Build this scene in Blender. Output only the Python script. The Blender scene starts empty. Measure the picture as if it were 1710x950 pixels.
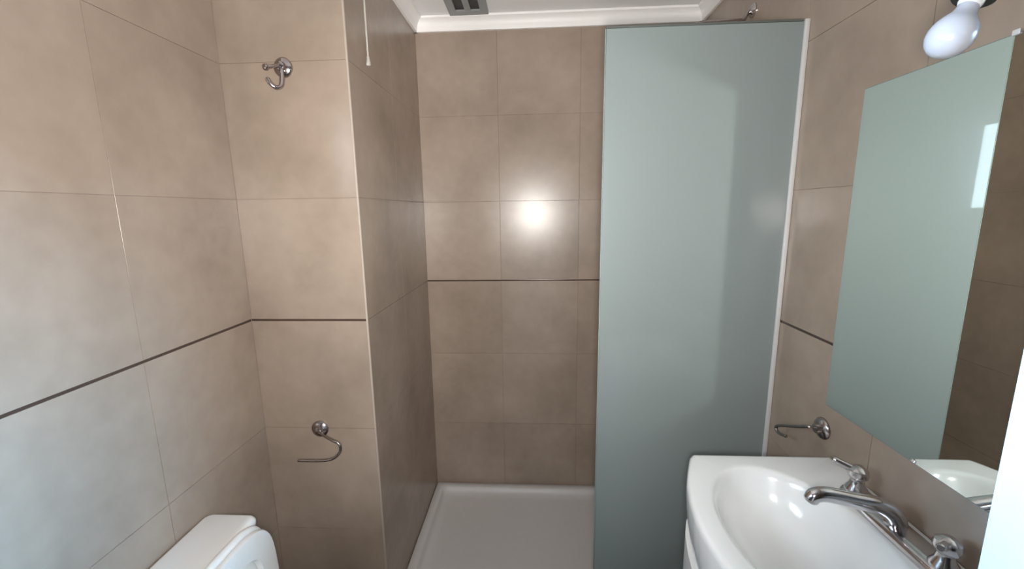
import bpy, bmesh, math
from mathutils import Vector, Matrix
C = bpy.context.scene.collection
SC = bpy.context.scene
PI = math.pi
H = 1.62                                    # eye height of the photographer

# ------------------------------------------------------------------ camera
F, PITCH, YAW, ROLL = 694.731, 0.1751, -0.0563, -0.0144
cam = bpy.data.cameras.new('camera'); cam.sensor_fit = 'HORIZONTAL'; cam.sensor_width = 36
cam.lens = F * 36 / 1710; cam.clip_start = 0.02
co = bpy.data.objects.new('camera', cam); C.objects.link(co); SC.camera = co
fwd = Vector((math.sin(YAW) * math.cos(PITCH), math.cos(YAW) * math.cos(PITCH), -math.sin(PITCH)))
rgt = Vector((math.cos(YAW), -math.sin(YAW), 0)); up = rgt.cross(fwd)
r2 = rgt * math.cos(ROLL) + up * math.sin(ROLL) * 1
u2 = up * math.cos(ROLL) - rgt * math.sin(ROLL)
M = Matrix((r2, u2, -fwd)).transposed().to_4x4(); M.translation = (0, 0, H); co.matrix_world = M

# ------------------------------------------------------------------ light
SC.view_settings.view_transform = 'Standard'; SC.view_settings.look = 'None'
SC.view_settings.gamma = 1; SC.view_settings.use_curve_mapping = False
SC.view_settings.exposure = 0.12
cy = SC.cycles
cy.use_denoising = True; cy.sample_clamp_indirect = 0; cy.sample_clamp_direct = 0
cy.caustics_reflective = True; cy.caustics_refractive = True; cy.blur_glossy = 0.0
cy.use_guiding = True; cy.use_surface_guiding = True; cy.guiding_training_samples = 64
cy.max_bounces = 12; cy.diffuse_bounces = 5; cy.glossy_bounces = 6; cy.transparent_max_bounces = 12
w = bpy.data.worlds.new('world'); SC.world = w; w.use_nodes = True
w.node_tree.nodes['Background'].inputs[0].default_value = (0.72, 0.86, 1.0, 1)
w.node_tree.nodes['Background'].inputs[1].default_value = 0.6

def area(name, loc, target, shape, sx, sy, power, col, spread=PI):
    l = bpy.data.lights.new(name, 'AREA'); l.shape = shape; l.size = sx; l.size_y = sy
    l.energy = power; l.color = col; l.spread = spread
    o = bpy.data.objects.new(name, l); C.objects.link(o); o.location = loc
    o.rotation_euler = (Vector(target) - Vector(loc)).to_track_quat('-Z', 'Y').to_euler(); return o
FLASH = Vector((0, -0.02, H - 0.03))
area('phone_flash', FLASH, FLASH + fwd + Vector((-.22, 0, .34)), 'DISK', 0.13, 0.13, 18.0, (1.0, 0.96, 0.91), 2.4)
area('daylight_through_doorway', (0, -0.75, 1.1), (0, 1.0, 1.0), 'RECTANGLE', 0.8, 1.9, 0.6, (0.86, 0.93, 1.0))
area('daylight_through_window', (-1.95, -0.15, 2.15), (0, 0.45, 1.6), 'RECTANGLE', 2.0, 1.6, 170.0, (0.80, 0.90, 1.0))
area('bright_sky_far_beyond_window', (-6.9, .12, H + 1.40), (-1, .33, H + .2), 'DISK', 1.5, 1.5, 3300.0, (0.30, 0.62, 1.0))

# ------------------------------------------------------------------ materials
def nmat(name):
    m = bpy.data.materials.new(name); m.use_nodes = True
    nt = m.node_tree; return m, nt, nt.nodes['Principled BSDF']
def plain(name, col, rough=.4, metal=0, coat=0, spec=.5, noise=0, scale=30):
    m, nt, b = nmat(name)
    b.inputs['Base Color'].default_value = (*col, 1); b.inputs['Roughness'].default_value = rough
    b.inputs['Metallic'].default_value = metal; b.inputs['Coat Weight'].default_value = coat
    b.inputs['Coat Roughness'].default_value = .05; b.inputs['Specular IOR Level'].default_value = spec
    if noise:
        tc = nt.nodes.new('ShaderNodeTexCoord'); n = nt.nodes.new('ShaderNodeTexNoise')
        n.inputs['Scale'].default_value = scale; n.inputs['Detail'].default_value = 3
        nt.links.new(tc.outputs['Object'], n.inputs['Vector'])
        mx = nt.nodes.new('ShaderNodeMix'); mx.data_type = 'RGBA'
        mx.inputs[6].default_value = (*[c * (1 - noise) for c in col], 1)
        mx.inputs[7].default_value = (*[min(1, c * (1 + noise)) for c in col], 1)
        nt.links.new(n.outputs['Fac'], mx.inputs[0]); nt.links.new(mx.outputs[2], b.inputs['Base Color'])
    return m
def tile_mat(name, a, b_, rough=.27, spec=.46):
    """cloudy cement-look glazed tile: two tones mixed by soft noise in room coordinates"""
    m, nt, b = nmat(name)
    g = nt.nodes.new('ShaderNodeNewGeometry'); oi = nt.nodes.new('ShaderNodeObjectInfo')
    n1 = nt.nodes.new('ShaderNodeTexNoise'); n1.inputs['Scale'].default_value = 3.2; n1.inputs['Detail'].default_value = 4; n1.inputs['Roughness'].default_value = .55
    n2 = nt.nodes.new('ShaderNodeTexNoise'); n2.inputs['Scale'].default_value = 22; n2.inputs['Detail'].default_value = 3
    nt.links.new(g.outputs['Position'], n1.inputs['Vector']); nt.links.new(g.outputs['Position'], n2.inputs['Vector'])
    s = nt.nodes.new('ShaderNodeMath'); s.operation = 'MULTIPLY_ADD'; s.inputs[1].default_value = .25
    nt.links.new(n2.outputs['Fac'], s.inputs[0]); nt.links.new(n1.outputs['Fac'], s.inputs[2])
    s2 = nt.nodes.new('ShaderNodeMath'); s2.operation = 'MULTIPLY_ADD'; s2.inputs[1].default_value = .12
    nt.links.new(oi.outputs['Random'], s2.inputs[0]); nt.links.new(s.outputs[0], s2.inputs[2])
    mr = nt.nodes.new('ShaderNodeMapRange'); mr.inputs[1].default_value = .45; mr.inputs[2].default_value = .95
    nt.links.new(s2.outputs[0], mr.inputs[0])
    mx = nt.nodes.new('ShaderNodeMix'); mx.data_type = 'RGBA'
    mx.inputs[6].default_value = (*a, 1); mx.inputs[7].default_value = (*b_, 1)
    nt.links.new(mr.outputs[0], mx.inputs[0]); nt.links.new(mx.outputs[2], b.inputs['Base Color'])
    b.inputs['Roughness'].default_value = rough; b.inputs['Specular IOR Level'].default_value = spec
    bp = nt.nodes.new('ShaderNodeBump'); bp.inputs['Strength'].default_value = .04; bp.inputs['Distance'].default_value = .002
    nt.links.new(n2.outputs['Fac'], bp.inputs['Height']); nt.links.new(bp.outputs[0], b.inputs['Normal'])
    return m
TILE = tile_mat('beige_cement_tile', (0.258, 0.199, 0.154), (0.375, 0.297, 0.238))
FTILE = tile_mat('brown_floor_tile', (0.07, 0.052, 0.042), (0.10, 0.075, 0.06), .45, .5)
GROUT = plain('grout', (0.27, 0.205, 0.16), .8, noise=.1)
STRIP = plain('dark_bronze_strip', (0.085, 0.055, 0.042), .28, .3)
EDGE = plain('pale_corner_profile', (0.40, 0.33, 0.275), .5)
PAINT = plain('white_ceiling_paint', (0.88, 0.88, 0.88), .7, noise=.02, scale=6)
COVE = plain('white_cornice_gloss', (0.90, 0.88, 0.86), .45)
CERAM = plain('white_glazed_ceramic', (0.86, 0.87, 0.87), .18, coat=.6)
PLAST = plain('white_toilet_plastic', (0.80, 0.80, 0.78), .3)
ACRYL = plain('white_acrylic_tray', (0.58, 0.56, 0.55), .3, noise=.03)
CHROME = plain('chrome', (0.62, 0.60, 0.61), .14, 1)
DCHROME = plain('dark_chrome', (0.40, 0.355, 0.345), .2, 1)  # darker chrome; on the shower arm the colour stands in for shade
ALU = plain('satin_aluminium', (0.70, 0.70, 0.69), .4, .25)
SEAL = plain('grey_rubber_seal', (0.10, 0.11, 0.10), .5)
DOORW = plain('white_door_paint', (0.50, 0.51, 0.53), .35)
VENTG = plain('grey_vent_plastic', (0.30, 0.31, 0.31), .5)
BLACK = plain('black_plastic', (0.02, 0.02, 0.02), .5)
CORD = plain('white_cord', (0.42, 0.39, 0.35), .6)
LACQ = plain('white_lacquer', (0.75, 0.75, 0.74), .3)
BULB, nt, b = nmat('opal_bulb_glass')
b.inputs['Base Color'].default_value = (.50, .51, .56, 1); b.inputs['Roughness'].default_value = .25
b.inputs['Subsurface Weight'].default_value = .3; b.inputs['Subsurface Radius'].default_value = (.01, .01, .01)
MIRROR, nt, b = nmat('mirror_silver')
b.inputs['Base Color'].default_value = (.86, .92, .89, 1); b.inputs['Metallic'].default_value = 1; b.inputs['Roughness'].default_value = 0.0
MEDGE = plain('mirror_edge_green', (0.16, 0.20, 0.18), .2)
FROST, nt, b = nmat('frosted_glass')
b.inputs['Base Color'].default_value = (.285, .326, .321, 1); b.inputs['Roughness'].default_value = .45
b.inputs['Specular IOR Level'].default_value = .2
b.inputs['Coat Weight'].default_value = 1; b.inputs['Coat Roughness'].default_value = .03; b.inputs['Coat IOR'].default_value = 1.5
tr = nt.nodes.new('ShaderNodeBsdfTranslucent'); tr.inputs[0].default_value = (.45, .53, .50, 1)
mx = nt.nodes.new('ShaderNodeMixShader'); mx.inputs[0].default_value = .22
nt.links.new(b.outputs[0], mx.inputs[1]); nt.links.new(tr.outputs[0], mx.inputs[2])
nt.links.new(mx.outputs[0], nt.nodes['Material Output'].inputs[0])
GEDGE = plain('pale_green_glass_edge', (0.30, 0.36, 0.34), .25)
PANE, nt, b = nmat('window_pane_glass')
t = nt.nodes.new('ShaderNodeBsdfTransparent'); t.inputs[0].default_value = (.93, .96, .97, 1)
gl = nt.nodes.new('ShaderNodeBsdfGlossy'); gl.inputs['Roughness'].default_value = .02
mx = nt.nodes.new('ShaderNodeMixShader')
mx.inputs[0].default_value = .05; nt.links.new(t.outputs[0], mx.inputs[1]); nt.links.new(gl.outputs[0], mx.inputs[2])
nt.links.new(mx.outputs[0], nt.nodes['Material Output'].inputs[0])

# ------------------------------------------------------------------ mesh helpers
def box(bm, lo, hi):
    vs = [bm.verts.new((x, y, z)) for x in (lo[0], hi[0]) for y in (lo[1], hi[1]) for z in (lo[2], hi[2])]
    for f in ((0, 1, 3, 2), (4, 6, 7, 5), (0, 4, 5, 1), (2, 3, 7, 6), (0, 2, 6, 4), (1, 5, 7, 3)):
        bm.faces.new([vs[i] for i in f])
    return vs
def bevel(bm, w_, seg=3):
    bmesh.ops.bevel(bm, geom=bm.edges[:], offset=w_, segments=seg, profile=.5, affect='EDGES', clamp_overlap=True)
def rings(bm, rs, cap0=True, cap1=True, close=True):
    """skin a list of vertex rings (lists of points)"""
    vr = [[bm.verts.new(p) for p in r] for r in rs]
    n = len(vr[0])
    for a, b_ in zip(vr, vr[1:]):
        for i in range(n if close else n - 1):
            j = (i + 1) % n
            bm.faces.new((a[i], a[j], b_[j], b_[i]))
    if cap0: bm.faces.new(vr[0][::-1])
    if cap1: bm.faces.new(vr[-1])
    return vr
def catmull(pts, k=6):
    pts = [Vector(p) for p in pts]; out = []
    for i in range(len(pts) - 1):
        p0 = pts[max(i - 1, 0)]; p1 = pts[i]; p2 = pts[i + 1]; p3 = pts[min(i + 2, len(pts) - 1)]
        for j in range(k):
            t_ = j / k
            out.append(.5 * ((2 * p1) + (p2 - p0) * t_ + (2 * p0 - 5 * p1 + 4 * p2 - p3) * t_ ** 2 + (3 * p1 - p0 - 3 * p2 + p3) * t_ ** 3))
    return out + [pts[-1]]
def tube(bm, pts, rad, n=12, smooth=True, k=6, flat=1.0):
    """tube along a path; rad a number or one radius per control point; rounded ends"""
    P = catmull(pts, k) if smooth else [Vector(p) for p in pts]
    m = len(P)
    if not hasattr(rad, '__len__'): R = [rad] * m
    else:
        R = []
        for i in range(m):
            q = i / (m - 1) * (len(rad) - 1); a = min(int(q), len(rad) - 2); R.append(rad[a] + (rad[a + 1] - rad[a]) * (q - a))
    T = [(P[min(i + 1, m - 1)] - P[max(i - 1, 0)]).normalized() for i in range(m)]
    nrm = T[0].orthogonal().normalized()
    if abs(T[0].z) < .9: nrm = (Vector((0, 0, 1)) - T[0] * T[0].z).normalized()
    rs = []
    def ring(c, r, nn, t_):
        bt = t_.cross(nn); return [c + (nn * math.cos(a) * flat + bt * math.sin(a)) * r for a in (2 * PI * q / n for q in range(n))]
    for i in range(m):
        nrm = (nrm - T[i] * nrm.dot(T[i])).normalized()
        if i == 0: rs.append(ring(P[0] - T[0] * R[0] * .35, R[0] * .7, nrm, T[0]))
        rs.append(ring(P[i], R[i], nrm, T[i]))
        if i == m - 1: rs.append(ring(P[i] + T[i] * R[i] * .35, R[i] * .7, nrm, T[i]))
    rings(bm, rs)
def lathe(bm, prof, origin=(0, 0, 0), axis=(0, 0, 1), n=28):
    ax = Vector(axis).normalized(); a = ax.orthogonal().normalized(); b_ = ax.cross(a); o = Vector(origin)
    rs = [[o + ax * h + (a * math.cos(2 * PI * i / n) + b_ * math.sin(2 * PI * i / n)) * max(r, 1e-4) for i in range(n)] for r, h in prof]
    rings(bm, rs)
def ob(name, bm, mat, parent=None, smooth=True, angle=40):
    bmesh.ops.recalc_face_normals(bm, faces=bm.faces[:])
    me = bpy.data.meshes.new(name); bm.to_mesh(me); bm.free()
    me.materials.append(mat)
    if smooth:
        for p in me.polygons: p.use_smooth = True
        me.set_sharp_from_angle(angle=math.radians(angle))
    o = bpy.data.objects.new(name, me); C.objects.link(o)
    if parent:
        o.parent = parent; o.matrix_parent_inverse = parent_world(parent).inverted()
    return o
def parent_world(p):
    m = p.matrix_basis.copy()
    while p.parent:
        m = parent_world(p.parent) @ p.matrix_parent_inverse @ p.matrix_basis
        return m
    return m
def bx(name, lo, hi, mat, parent=None, bev=0, seg=2):
    bm = bmesh.new(); box(bm, lo, hi)
    if bev: bevel(bm, bev, seg)
    return ob(name, bm, mat, parent)
def thing(name, label, cat, loc, group=None):
    o = bpy.data.objects.new(name, None); C.objects.link(o); o.location = loc; o.empty_display_size = .05
    o['label'] = label; o['category'] = cat
    if group: o['group'] = group
    return o
def struct(o, label=None):
    o['kind'] = 'structure'
    if label: o['label'] = label
    return o
def copy_tree(o, parent=None):
    c = o.copy(); C.objects.link(c)
    if parent: c.parent = parent; c.matrix_parent_inverse = o.matrix_parent_inverse.copy()
    for ch in list(o.children): copy_tree(ch, c)
    return c

# ------------------------------------------------------------------ the room
XL, XR, XP, YP, YB, YF = -0.993, 0.794, -0.578, 1.364, 2.181, -0.60
ZC, ZT = 2.538, 2.478                          # ceiling, underside of cornice
ZS = [0.02, 0.435, 0.85, 1.256, 1.67, 2.09, ZC]
TH, GAP, WT = 0.0025, 0.0013, 0.11
_tiles = {}
def tile_mesh(a, b_, mat):
    key = (round(a, 3), round(b_, 3), mat.name)
    if key in _tiles: return _tiles[key]
    c = .0003; t_ = TH
    V = [(0, 0, 0), (a, 0, 0), (a, b_, 0), (0, b_, 0), (0, 0, t_ - c), (a, 0, t_ - c), (a, b_, t_ - c), (0, b_, t_ - c),
         (c, c, t_), (a - c, c, t_), (a - c, b_ - c, t_), (c, b_ - c, t_)]
    Fc = []
    for k in (0, 4):
        for i in range(4):
            j = (i + 1) % 4; Fc.append((k + i, k + j, k + 4 + j, k + 4 + i))
    Fc.append((8, 9, 10, 11)); Fc.append((3, 2, 1, 0))
    me = bpy.data.meshes.new('tile'); me.from_pydata(V, [], Fc); me.materials.append(mat); _tiles[key] = me; return me
def cut(rect, hole):
    (a, b_, c, d), (e, f, g, h) = rect, hole      # u0,u1,v0,v1
    if e >= b_ or f <= a or g >= d or h <= c: return [rect]
    out = []
    if a < e: out.append((a, e, c, d))
    if f < b_: out.append((f, b_, c, d))
    u0, u1 = max(a, e), min(b_, f)
    if c < g: out.append((u0, u1, c, g))
    if h < d: out.append((u0, u1, h, d))
    return out
def tiles(wall, origin, uax, vax, us, vs, mat=TILE, holes=(), band=True):
    """tiles one by one on a wall face whose front plane lies TH in front of origin; normal = uax x vax"""
    U, V_ = Vector(uax), Vector(vax); N = U.cross(V_)
    base = Matrix((U, V_, N)).transposed().to_4x4()
    for u0, u1 in zip(us, us[1:]):
        for v0, v1 in zip(vs, vs[1:]):
            rs = [(u0, u1, v0, v1)]
            for h in holes: rs = [q for r in rs for q in cut(r, h)]
            for a, b_, c, d in rs:
                if b_ - a < .02 or d - c < .02: continue
                g = GAP / 2
                lo_g = .0039 if band and abs(c - 1.256) < 1e-4 else g      # room for the dark strip
                hi_g = .0039 if band and abs(d - 1.256) < 1e-4 else g
                o = bpy.data.objects.new('tile', tile_mesh(b_ - a - 2 * g, d - c - lo_g - hi_g, mat)); C.objects.link(o)
                m = base.copy(); m.translation = Vector(origin) + U * (a + g) + V_ * (c + lo_g)
                o.matrix_basis = m; o.parent = wall
def strip(wall, lo, hi):
    o = bx('accent_strip', lo, hi, STRIP, wall, .0012); o['label'] = 'thin dark strip between the tile rows'; return o
Z0 = 0.0
ZZ = [0.02] + ZS[1:]
# floor
fl = struct(bx('floor', (XL - .2, YF - .2, -.12), (XR + .2, YB + .2, -TH), GROUT))
fu = [XL, -.578, -.168, .242, .652, XR]; fv = [YF, -.27, .14, .55, .96, YP, 1.77, YB]
tiles(fl, (0, 0, -TH), (1, 0, 0), (0, 1, 0), fu, fv, FTILE)
# back wall
wb = struct(bx('wall_back', (XP - .5, YB + TH, 0), (XR + WT, YB + TH + WT, ZC), GROUT))
tiles(wb, (0, YB + TH, 0), (1, 0, 0), (0, 0, 1), [XP, -.18, .226, .632, XR], ZS)
strip(wb, (XP, YB + .001, 1.2524), (XR, YB + TH, 1.2596))
# right wall
wr = struct(bx('wall_right', (XR + TH, YF - WT, 0), (XR + TH + WT, YB + TH, ZC), GROUT))
tiles(wr, (XR + TH, 0, 0), (0, -1, 0), (0, 0, 1), [-YB, -1.77, -YP, -.95, -.54, -.13, .28, -YF], ZS)
strip(wr, (XR + .001, YF, 1.2524), (XR + TH, YB, 1.2596))
# pier boxed out to the left of the shower
wp = struct(bx('wall_pier', (XL - WT, YP + TH, 0), (XP - TH, YB + TH, ZC), GROUT))
tiles(wp, (0, YP + TH, 0), (1, 0, 0), (0, 0, 1), [XL, XP - .0015], ZS)
tiles(wp, (XP - TH, 0, 0), (0, 1, 0), (0, 0, 1), [YP + .0015, 1.77, YB], ZS, band=False)
strip(wp, (XL, YP + .001, 1.2524), (XP - .002, YP + TH, 1.2596))
o = bx('corner_profile', (XP - .006, YP - .001, 0), (XP + .001, YP + .006, ZT), EDGE, wp, .002); o['label'] = 'pale corner profile on the pier edge'
# left wall with a small window beside the photographer
WY0, WY1, WZ0, WZ1 = -.05, .58, 1.52, 2.14
bm = bmesh.new(); xl0, xl1 = XL - TH - WT, XL - TH
box(bm, (xl0, YF - WT, 0), (xl1, WY0, ZC)); box(bm, (xl0, WY1, 0), (xl1, YP + TH, ZC))
box(bm, (xl0, WY0, 0), (xl1, WY1, WZ0)); box(bm, (xl0, WY0, WZ1), (xl1, WY1, ZC))
wl = struct(ob('wall_left', bm, GROUT))
tiles(wl, (XL - TH, 0, 0), (0, 1, 0), (0, 0, 1), [YF, -.276, .134, .544, .954, YP], ZS, holes=[(WY0, WY1, WZ0, WZ1)])
strip(wl, (XL - TH, YF, 1.2524), (XL - .001, YP, 1.2596))
# front wall with the doorway
bm = bmesh.new(); DX0, DX1, DZ = -.40, .42, 2.05
box(bm, (XL - WT, YF - TH - WT, 0), (DX0, YF - TH, ZC)); box(bm, (DX1, YF - TH - WT, 0), (XR + TH, YF - TH, ZC))
box(bm, (DX0, YF - TH - WT, DZ), (DX1, YF - TH, ZC))
wf = struct(ob('wall_front', bm, GROUT))
tiles(wf, (0, YF - TH, 0), (-1, 0, 0), (0, 0, 1), [-XR, -.384, .026, .436, .846, -XL], ZS, holes=[(-DX1, -DX0, -1, DZ)])
# ceiling
struct(bx('ceiling', (XL - WT, YF - WT, ZC), (XR + WT + TH, YB + WT + TH, ZC + .1), PAINT), 'flat white painted ceiling')
# cornice along the top of the walls
def cornice(name, a, b_, n, label):
    """a moulding of stepped quarter profile from a to b (xy), n = into the room"""
    a, b_, n = Vector((*a, 0)), Vector((*b_, 0)), Vector((*n, 0))
    prof = [(0, ZT), (.012, ZT), (.014, ZT + .006), (.015, ZT + .018), (.020, ZT + .034), (.030, ZT + .046), (.040, ZT + .051), (.042, ZT + .056), (.042, ZC - .0005), (0, ZC - .0005)]
    bm = bmesh.new()
    rings(bm, [[p + n * d + Vector((0, 0, z)) for d, z in prof] for p in (a, b_)])
    return struct(ob(name, bm, COVE), label)
cornice('trim_1', (XP, YB), (XR, YB), (0, -1), 'white cornice over the shower back wall')
cornice('trim_2', (XP, YP), (XP, YB), (1, 0), 'white cornice over the dark pier side of the shower')
cornice('trim_3', (XR, YF), (XR, YB), (-1, 0), 'white cornice over the mirror wall')
cornice('trim_4', (XL, YP), (XP, YP), (0, -1), 'white cornice over the pier front')
cornice('trim_5', (XL, YF), (XL, YP), (1, 0), 'white cornice over the left wall')

# window (beside the photographer, seen only in the mirror): frame, tilted sash, pane
w1 = bpy.data.objects.new('window_1', None); C.objects.link(w1); w1.location = (XL - .08, (WY0 + WY1) / 2, WZ0); struct(w1, 'small white window with its sash tilted inwards')
bm = bmesh.new()
xa, xb = XL - .10, XL - .045
box(bm, (xa, WY0, WZ0), (xb, WY0 + .03, WZ1)); box(bm, (xa, WY1 - .03, WZ0), (xb, WY1, WZ1))
box(bm, (xa, WY0 + .03, WZ0), (xb, WY1 - .03, WZ0 + .03)); box(bm, (xa, WY0 + .03, WZ1 - .03), (xb, WY1 - .03, WZ1))
ob('window_frame', bm, DOORW, w1)
bm = bmesh.new(); y0, y1, z1 = WY0 + .035, WY1 - .035, WZ1 - WZ0 - .07
box(bm, (-.018, y0, 0), (.018, y0 + .045, z1)); box(bm, (-.018, y1 - .045, 0), (.018, y1, z1))
box(bm, (-.018, y0 + .045, 0), (.018, y1 - .045, .045)); box(bm, (-.018, y0 + .045, z1 - .045), (.018, y1 - .045, z1))
tilt = Matrix.Translation((XL - .02, 0, WZ0 + .035)) @ Matrix.Rotation(math.radians(13), 4, 'Y')
bmesh.ops.transform(bm, matrix=tilt, verts=bm.verts[:]); sash = ob('sash', bm, DOORW, w1)
bm = bmesh.new(); box(bm, (-.003, y0 + .045, .045), (.003, y1 - .045, z1 - .045)); bmesh.ops.transform(bm, matrix=tilt, verts=bm.verts[:])
ob('pane', bm, PANE, sash)

# door leaf standing open at the right edge of the view
DY0, DY1, DLX = YF + .01, .335, .383
dr = bx('door_1', (DLX, DY0, .012), (DLX + .04, DY1, 2.03), DOORW, None, .002); struct(dr, 'white painted door standing open beside the basin')
for z0, z1 in ((.15, .95), (1.08, 1.9)):
    bm = bmesh.new(); box(bm, (DLX - .004, DY0 + .13, z0), (DLX, DY1 - .13, z1)); bevel(bm, .0018, 1); ob('door_panel', bm, DOORW, dr)
bm = bmesh.new(); lathe(bm, [(.024, 0), (.024, .006), (.010, .009), (.009, .035)], (DLX, DY1 - .065, 1.02), (-1, 0, 0))
tube(bm, [(DLX - .04, DY1 - .065, 1.02), (DLX - .042, DY1 - .10, 1.02), (DLX - .042, DY1 - .18, 1.02)], .008)
ob('door_handle', bm, CHROME, dr)

# ------------------------------------------------------------------ shower tray
def rrect(x0, x1, y0, y1, r, z, n=8):
    pts = []
    for cx, cy_, a0 in ((x1 - r, y1 - r, 0), (x0 + r, y1 - r, PI / 2), (x0 + r, y0 + r, PI), (x1 - r, y0 + r, 1.5 * PI)):
        for i in range(n + 1):
            a = a0 + PI / 2 * i / n; pts.append((cx + r * math.cos(a), cy_ + r * math.sin(a), z))
    return pts
TR = .060
bm = bmesh.new(); X0, X1, Y0, Y1 = XP + .002, XR - .002, YP - .02, YB - .002
def rr(i, z, r): return rrect(X0 + i, X1 - i, Y0 + i, Y1 - i, r, z)
rings(bm, [rr(0, .001, .01), rr(0, TR - .006, .01), rr(.004, TR, .012), rr(.038, TR, .03), rr(.044, TR - .004, .035), rr(.050, TR - .016, .04),
           rr(.062, TR - .026, .05), rr(.095, TR - .031, .06), rr(.25, TR - .034, .06), rr(.34, TR - .036, .02)])
tray = ob('shower_tray', bm, ACRYL, None, angle=60)
tray['label'] = 'low white rectangular shower tray with raised rim on the floor'; tray['category'] = 'shower tray'
bm = bmesh.new(); lathe(bm, [(.045, 0), (.045, .003), (.038, .005), (.012, .0055), (.0, .0055)], (.52, 1.75, TR - .0362)); o = ob('drain', bm, CHROME, tray); o['label'] = 'round chrome drain'

# ------------------------------------------------------------------ frosted shower screen
GX0, GX1, GZ0, GZ1 = .215, .782, TR + .002, H + .528
sr = thing('shower_screen', 'tall frosted green-grey glass panel fixed beside the shower opening', 'shower screen', (.5, YP, TR))
bm = bmesh.new(); box(bm, (GX0, YP - .004, GZ0), (GX1, YP + .004, GZ1)); bevel(bm, .001, 1); gp = ob('glass_panel', bm, FROST, sr)
o = bx('glass_edge', (GX0 - .003, YP - .004, GZ0), (GX0 - .0002, YP + .004, GZ1), GEDGE, sr, .001, 1); o['label'] = 'pale polished free edge of the glass'
o = bx('wall_profile', (GX1 - .002, YP - .012, TR + .002), (XR - .0008, YP - .0045, GZ1 + .004), ALU, sr, .0015); o['label'] = 'bright metal wall channel'
bx('wall_profile', (GX1 - .002, YP + .0045, TR + .002), (XR - .0008, YP + .012, GZ1 + .004), ALU, sr, .0015)
bx('top_seal', (GX0, YP - .005, GZ1 + .0003), (GX1 - .003, YP + .005, GZ1 + .006), SEAL, sr, .001, 1)

# shower arm and flat head peeping over the screen
sh = thing('overhead_shower', 'chrome shower arm, shade put into its dark colour, peeping over the top of the frosted glass', 'shower', (XR, 1.70, 2.32))
bm = bmesh.new(); lathe(bm, [(.024, 0), (.024, .004), (.018, .010), (.010, .013)], (XR - .0005, 1.70, 2.322), (-1, 0, 0)); ob('flange', bm, CHROME, sh)
bm = bmesh.new(); tube(bm, [(XR - .01, 1.70, 2.322), (XR - .022, 1.70, 2.312), (XR - .034, 1.70, 2.292), (XR - .06, 1.70, 2.288), (XR - .15, 1.70, 2.288), (XR - .19, 1.70, 2.284), (XR - .21, 1.70, 2.262), (XR - .212, 1.70, 2.235)], .0075); ob('arm', bm, DCHROME, sh)  # shade and dark reflections on the arm are put into its metal colour
bm = bmesh.new(); lathe(bm, [(.010, .022), (.016, .014), (.062, .004), (.066, 0), (.064, -.008), (.05, -.009), (.0, -.009)], (XR - .212, 1.70, 2.218), n=32); ob('spray_plate', bm, CHROME, sh)

# ceiling vent
cv = thing('ceiling_vent', 'square grey ventilation grille on the white shower ceiling', 'vent', (-.30, 2.03, ZC))
vx0, vx1, vy0, vy1 = -.393, -.211, 1.945, 2.127; vz = ZC - .012
bm = bmesh.new()
box(bm, (vx0, vy0, vz), (vx0 + .035, vy1, ZC - .0005)); box(bm, (vx1 - .035, vy0, vz), (vx1, vy1, ZC - .0005))
box(bm, (vx0 + .035, vy0, vz), (vx1 - .035, vy0 + .03, ZC - .0005)); box(bm, (vx0 + .035, vy1 - .04, vz), (vx1 - .035, vy1, ZC - .0005))
ob('frame', bm, VENTG, cv)
bx('backing', (vx0 + .035, vy0 + .03, ZC - .004), (vx1 - .035, vy1 - .04, ZC - .0005), BLACK, cv)
o = bx('slat', (-.316, vy0 + .031, vz + .001), (-.288, vy1 - .041, ZC - .0045), VENTG, cv)

# pull cord
pc = thing('pull_cord', 'thin pale pull cord hanging down the pier side of the shower', 'pull cord', (-.562, 1.495, ZC))
bm = bmesh.new(); tube(bm, [(-.562, 1.495, ZC - .001), (-.562, 1.495, 2.14)], .0035, smooth=False, n=8); ob('cord', bm, CORD, pc)
bm = bmesh.new(); lathe(bm, [(.003, .032), (.005, .026), (.0085, .006), (.007, 0), (0, -.001)], (-.562, 1.495, 2.112), n=14); ob('knob', bm, CORD, pc)

# ------------------------------------------------------------------ robe hook on the pier
rh = thing('robe_hook', 'small chrome double robe hook high on the pier', 'hook', (-.785, YP, H + .452))
hx, hz = -.785, H + .452
def flange(parent, o_, ax, r=.030):
    bm = bmesh.new(); lathe(bm, [(r, 0), (r, .004), (r * .86, .009), (r * .5, .013), (r * .42, .022), (r * .30, .024)], o_, ax)
    return ob('flange', bm, DCHROME, parent)
flange(rh, (hx, YP - .0005, hz), (0, -1, 0))
bm = bmesh.new(); tube(bm, [(hx, YP - .015, hz + .004), (hx - .008, YP - .045, hz - .010), (hx - .018, YP - .060, hz - .016)], [.006, .0055, .0055], n=10)
lathe(bm, [(.003, -.008), (.0085, -.005), (.010, 0), (.0085, .005), (.002, .008)], (hx - .020, YP - .062, hz - .017), (-.5, -1, -.2), 14); o = ob('prong', bm, DCHROME, rh)
bm = bmesh.new(); tube(bm, [(hx + .002, YP - .015, hz - .004), (hx + .004, YP - .022, hz - .040), (hx + .003, YP - .030, hz - .062), (hx - .004, YP - .044, hz - .070), (hx - .014, YP - .054, hz - .062), (hx - .021, YP - .058, hz - .048)], [.008, .0075, .007, .0065, .006, .0065], n=10)
ob('prong', bm, DCHROME, rh)

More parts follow.
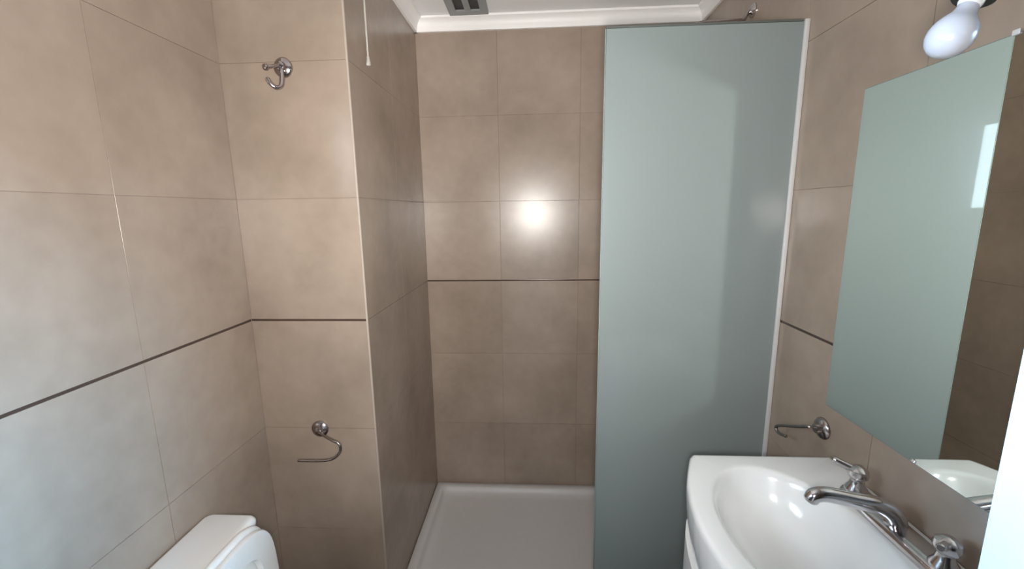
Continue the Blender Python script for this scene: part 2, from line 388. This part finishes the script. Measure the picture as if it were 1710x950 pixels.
# toilet roll holder on the pier
def roll_holder(label, o_, right, out):
    """open wire holder: a post out of the wall plate, an arm to the side that turns back under itself"""
    t_ = thing('paper_holder', label, 'paper holder', o_)
    R, N, o3 = Vector(right), Vector(out), Vector(o_); Z = Vector((0, 0, 1))
    flange(t_, o3 + N * .0005, N, .031)
    bm = bmesh.new()
    P = [(.0, .018, 0), (.04, .045, -.005), (.078, .064, -.010), (.097, .066, -.018), (.103, .066, -.034), (.098, .066, -.054), (.078, .066, -.074), (.050, .066, -.084), (.0, .066, -.087), (-.055, .066, -.087)]
    tube(bm, [o3 + R * a + N * b_ + Z * c for a, b_, c in P], .0048, n=10); ob('arm', bm, DCHROME, t_)
    return t_
roll_holder('chrome toilet paper holder with empty wire arm low on the pier', (-.785, YP, H - .772), (1, 0, 0), (0, -1, 0))

# empty ring style holder on the mirror wall
o3 = (XR, 1.108, H - .604)
th = thing('towel_holder', 'chrome towel holder with a side arm on the right wall below the mirror corner', 'towel holder', o3)
flange(th, (XR - .0005, 1.108, H - .604), (-1, 0, 0), .030)
bm = bmesh.new(); V3 = lambda a, b_, c: (XR - b_, 1.108 + a, H - .604 + c)
tube(bm, [V3(0, .018, 0), V3(-.014, .040, .010), V3(-.010, .050, .010), V3(.03, .050, -.012), V3(.09, .050, -.042), V3(.118, .050, -.058), V3(.126, .050, -.070), V3(.112, .050, -.078), V3(.075, .050, -.068)], .0048, n=10)
ob('arm', bm, DCHROME, th)

# ------------------------------------------------------------------ mirror
MY0, MY1, MZ0, MZ1 = .22, 1.104, H - .532, H + .275
mi = thing('wall_mirror', 'large frameless rectangular mirror on the right tiled wall above the basin', 'mirror', (XR, .66, MZ0))
bx('backing', (XR - .0042, MY0, MZ0), (XR - .0005, MY1, MZ1), MEDGE, mi)
bm = bmesh.new(); box(bm, (XR - .0062, MY0 + .002, MZ0 + .002), (XR - .0044, MY1 - .002, MZ1 - .002)); o = ob('mirror_glass', bm, MIRROR, mi, smooth=False)
bm = bmesh.new()
for y, z in ((.784, MZ1), (.34, MZ1)):
    bm = bmesh.new(); box(bm, (XR - .009, y - .006, z - .004), (XR - .0065, y + .006, z + .005)); bevel(bm, .001, 1); ob('clip', bm, ALU, mi)

# wall lamp with bare bulb above the mirror
bc = Vector((.568, .65, H + .226)); ax = Vector((.42, 0, .90)).normalized()
lp = thing('wall_lamp', 'bare white globe bulb in a black socket above the mirror', 'lamp', (XR, .65, H + .42))
bm = bmesh.new(); prof = [(0, -.037), (.012, -.0352), (.022, -.030), (.030, -.021), (.035, -.009), (.036, .003), (.033, .016), (.027, .027), (.020, .037), (.0165, .046), (.0155, .054)]
BS = .74; prof = [(r * BS, h * BS) for r, h in prof]; lathe(bm, prof, bc, ax, 36); o = ob('bulb', bm, BULB, lp); o['label'] = 'unlit opal globe bulb'
bm = bmesh.new(); lathe(bm, [(.0118, .0402), (.0135, .045), (.0135, .060)], bc, ax, 28); o = ob('bulb_base', bm, PLAST, lp)
bm = bmesh.new(); lathe(bm, [(.0138, .052), (.024, .052), (.025, .058), (.021, .066), (.021, .100), (.015, .110)], bc, ax, 28); o = ob('socket', bm, BLACK, lp); o['label'] = 'black bulb socket'
sk = bc + ax * .110
bm = bmesh.new(); tube(bm, [sk - ax * .006, sk + ax * .03, (sk.x + .06, .65, sk.z + .055), (XR - .012, .65, sk.z + .055)], .007); ob('arm', bm, BLACK, lp)
bm = bmesh.new(); lathe(bm, [(.045, 0), (.045, .008), (.035, .015), (.01, .018)], (XR - .0005, .65, sk.z + .055), (-1, 0, 0)); ob('wall_plate', bm, BLACK, lp)

# ------------------------------------------------------------------ washbasin and its cabinet
SZ = H - .664; bcx, bcy = .548, .79; N = 96
outl = [(XR - .002, 1.071), (.428, 1.071), (.420, 1.066), (.412, 1.045), (.392, 1.0), (.372, .95), (.357, .89), (.348, .83), (.346, .79), (.348, .75), (.357, .69), (.372, .63), (.392, .58), (.414, .535), (.424, .516), (.436, .509), (XR - .002, .509)]
def inset(poly, d, keep_wall=True):
    """move the free outline towards the bowl centre by d, leaving the wall side"""
    out = []
    for x, y in poly:
        nx = x if x > XR - .01 else x + (d if x < .6 else 0) * (1.0 if .5 < y < 1.08 else 1)
        ny = y - d if y > 1.04 else (y + d if y < .54 else y)
        out.append((nx, ny))
    return out
def ray_poly(poly, a):
    dx, dy = math.cos(a), math.sin(a); best = None
    for (x0, y0), (x1, y1) in zip(poly, poly[1:] + poly[:1]):
        ex, ey = x1 - x0, y1 - y0; den = dx * ey - dy * ex
        if abs(den) < 1e-12: continue
        t_ = ((x0 - bcx) * ey - (y0 - bcy) * ex) / den; s_ = ((x0 - bcx) * dy - (y0 - bcy) * dx) / den
        if t_ > 0 and -1e-9 <= s_ <= 1 + 1e-9 and (best is None or t_ < best): best = t_
    return (bcx + dx * best, bcy + dy * best)
angs = sorted(set([2 * PI * i / N for i in range(N)] + [math.atan2(y - bcy, x - bcx) % (2 * PI) for x, y in (outl[0], outl[1], outl[-2], outl[-1])]))
def oring(d, z): 
    p = inset(outl, d); return [(*ray_poly(p, a), SZ + z) for a in angs]
def ering(s_, z, dx=0): return [(bcx + dx + .147 * s_ * math.cos(a), bcy + .222 * s_ * math.sin(a), SZ + z) for a in angs]
ba = thing('washbasin', 'white bow-fronted ceramic washbasin against the right wall below the mirror', 'washbasin', (.56, .79, SZ - .135))
bm = bmesh.new()
rings(bm, [oring(.03, -.135), oring(.012, -.13), oring(.004, -.08), oring(0, -.018), oring(.0015, -.006), oring(.006, -.001), oring(.012, 0),
           ering(1.07, 0), ering(1.045, -.0005), ering(1.015, -.003), ering(.985, -.009), ering(.955, -.020), ering(.90, -.046), ering(.82, -.074), ering(.68, -.097), ering(.50, -.111), ering(.30, -.118), ering(.12, -.120)])
ob('bowl', bm, CERAM, ba, angle=50)
bm = bmesh.new(); lathe(bm, [(.022, 0), (.022, .003), (.017, .004), (.012, .001), (0, .001)], (bcx, bcy, SZ - .1185)); o = ob('drain', bm, CHROME, ba); o['label'] = 'round chrome drain'

vc = thing('vanity_cabinet', 'white bow-fronted cabinet carrying the washbasin', 'cabinet', (.6, .79, 0))
cp = [ray_poly(inset(outl, .02), a) for a in angs]
cp2 = [(min(x, XR - .003), y) for x, y in cp]
bm = bmesh.new(); rings(bm, [[(x, y, .08) for x, y in cp2], [(x, y, SZ - .1365) for x, y in cp2]]); ob('carcass', bm, LACQ, vc)
kp = [(bcx + (x - bcx) * .9 if x < .7 else x, bcy + (y - bcy) * .94) for x, y in cp2]
bm = bmesh.new(); rings(bm, [[(x, y, 0.0005) for x, y in kp], [(x, y, .0795) for x, y in kp]]); ob('plinth', bm, BLACK, vc)
front = [(x, y) for x, y in inset(outl, .02)[2:15]]
for lo, hi, ky in ((2, 6, .80), (6, 10, .78)):
    seg = catmull([(x, y, 0) for x, y in inset(outl, .02)[lo + 0:hi + 1 + 2]], 3)
    seg = [p for p in seg if (p.y > .793 if lo == 2 else p.y < .787)]
    bm = bmesh.new(); rs = []
    for z in (.10, SZ - .150):
        rs.append([(p.x - .0005, p.y, z) for p in seg] + [(p.x - .014, p.y, z) for p in reversed(seg)])
    rings(bm, rs); d_ = ob('door', bm, LACQ, vc)
    kx = min(p.x for p in seg) - .014
    bm = bmesh.new(); lathe(bm, [(.005, 0), (.005, .012), (.012, .018), (.012, .024), (.006, .028), (0, .028)], (kx + .002, .835 if lo == 2 else .745, .62), (-1, 0, 0), 16); ob('knob', bm, CHROME, d_)

# ------------------------------------------------------------------ centre-set tap
fa = thing('faucet', 'chrome two-handled basin tap on the washbasin deck', 'faucet', (.735, .80, SZ))
bm = bmesh.new()
def stad(hw, hl, z, n=10):
    pts = []
    for i in range(n + 1):
        a = PI * i / n; pts.append((.738 + hw * math.cos(a), .80 + hl + hw * math.sin(a), SZ + z))
    for i in range(n + 1):
        a = PI + PI * i / n; pts.append((.738 + hw * math.cos(a), .80 - hl + hw * math.sin(a), SZ + z))
    return pts
rings(bm, [stad(.030, .105, .0004), stad(.030, .105, .008), stad(.027, .104, .016), stad(.020, .102, .020)]); ob('base_plate', bm, CHROME, fa)
bm = bmesh.new()
tube(bm, [(.738, .80, SZ + .015), (.731, .80, SZ + .038), (.703, .80, SZ + .057), (.645, .80, SZ + .071), (.598, .80, SZ + .081), (.574, .80, SZ + .079), (.566, .80, SZ + .068)], [.022, .021, .018, .016, .015, .0145, .0135], n=16)
ob('spout', bm, CHROME, fa)
for s in (1, -1):
    y = .80 + s * .105
    bm = bmesh.new(); lathe(bm, [(.023, .0165), (.022, .024), (.015, .034), (.013, .046), (.019, .052), (.021, .060), (.019, .070), (.010, .077), (0, .078)], (.738, y, SZ), n=20); hd = ob('handle', bm, CHROME, fa)
    bm = bmesh.new(); tube(bm, [(.738, y, SZ + .064), (.722, y + s * .012, SZ + .070), (.700, y + s * .026, SZ + .078)], [.0085, .008, .0075], n=10); ob('lever', bm, CHROME, hd)

# ------------------------------------------------------------------ toilet
to = thing('toilet', 'white close-coupled toilet with its lid raised against the left wall', 'toilet', (-.75, .865, 0))
TZ = H - .882; ty = .865
def yz_ring(x, hy, z0, z1, r, n=6):
    return [(x, ty + a, b_) for a, b_, _ in rrect(-hy, hy, z0, z1, r, 0, n)]
bm = bmesh.new()
def xy_rr(x0, x1, hy, r, z): return rrect(x0, x1, ty - hy, ty + hy, r, z)
xb_ = XL + .004
rings(bm, [xy_rr(xb_ + .015, -.868, .165, .03, .40), xy_rr(xb_ + .004, -.852, .180, .03, .43), xy_rr(xb_, -.840, .190, .025, TZ - .034)]); ob('tank', bm, CERAM, to, angle=50)
bm = bmesh.new()
rings(bm, [xy_rr(xb_, -.836, .194, .022, TZ - .0335), xy_rr(xb_ - .001, -.830, .200, .024, TZ - .028), xy_rr(xb_ - .001, -.829, .200, .024, TZ - .010), xy_rr(xb_ + .003, -.834, .196, .022, TZ - .003), xy_rr(xb_ + .010, -.842, .189, .018, TZ)])
ob('tank_lid', bm, CERAM, to, angle=50)
bm = bmesh.new(); lathe(bm, [(.026, 0), (.026, .003), (.020, .006), (0, .006)], (-.91, ty - .07, TZ + .0004)); o = ob('flush_button', bm, CHROME, to)
# raised lid and seat: D-shaped boards leaning back on the tank
def dshape(hw, h, n=24, k=4.0):
    pts = [(hw * .80, 0), ]
    for i in range(n + 1):
        a = PI * i / n; c, s_ = math.cos(a), math.sin(a)
        pts.append((hw * math.copysign(abs(c) ** (2 / k), c), h * .42 + h * .58 * abs(s_) ** (2 / k)))
    pts.append((-hw * .80, 0)); return pts
def board(name, hw, h, th_, x, z, lean, mat, hole=None):
    bm = bmesh.new(); pts = dshape(hw, h)
    def lay(s_, xo): return [Vector((xo, a * s_, h * .45 + (b_ - h * .45) * s_)) for a, b_ in pts]
    if hole is None:
        rings(bm, [lay(.955, 0), lay(.99, th_ * .15), lay(1, th_ * .5), lay(.985, th_ * .85), lay(.94, th_)])
    else:
        L_ = [lay(.99, th_ * .1), lay(1, th_ * .5), lay(.985, th_ * .9), lay(.95, th_), lay(hole * 1.03, th_), lay(hole, th_ * .7), lay(hole, th_ * .2), lay(hole * 1.04, 0), lay(.96, 0)]
        vr = rings(bm, L_ + [L_[0]], False, False); bmesh.ops.remove_doubles(bm, verts=bm.verts[:], dist=1e-5)
    m = Matrix.Translation((x, ty, z)) @ Matrix.Rotation(-lean, 4, 'Y')
    bmesh.ops.transform(bm, matrix=m, verts=bm.verts[:])
    return ob(name, bm, mat, to, angle=50)
board('lid', .180, .345, .018, -.800, .425, math.radians(2.5), PLAST)
board('seat', .178, .335, .018, -.780, .425, math.radians(2.5), PLAST, .64)
for s in (1, -1):
    bm = bmesh.new(); tube(bm, [(-.785, ty + s * .095, .420), (-.785, ty + s * .055, .420)], .013, smooth=False); ob('hinge', bm, PLAST, to)
# bowl: egg-shaped rim tapering to a foot
def egg(s_, z, x0, x1, hw, n=40):
    cx = (x0 + x1) / 2; L_ = (x1 - x0) / 2; out = []
    for i in range(n):
        a = 2 * PI * i / n; c = math.cos(a); out.append((cx + L_ * c * s_, ty + hw * math.sin(a) * s_ * (1 - .12 * c), z))
    return out
bm = bmesh.new()
rings(bm, [egg(1, .0005, -.93, -.50, .115), egg(1, .05, -.93, -.50, .11), egg(1, .15, -.92, -.49, .115), egg(1, .27, -.90, -.42, .15), egg(1, .36, -.88, -.36, .18), egg(1, .395, -.86, -.35, .185), egg(.97, .408, -.86, -.35, .185),
           egg(.74, .408, -.80, -.36, .185), egg(.68, .39, -.80, -.36, .185), egg(.6, .32, -.80, -.37, .18), egg(.4, .24, -.78, -.40, .17), egg(.15, .21, -.78, -.42, .17)])
ob('bowl', bm, CERAM, to, angle=60)
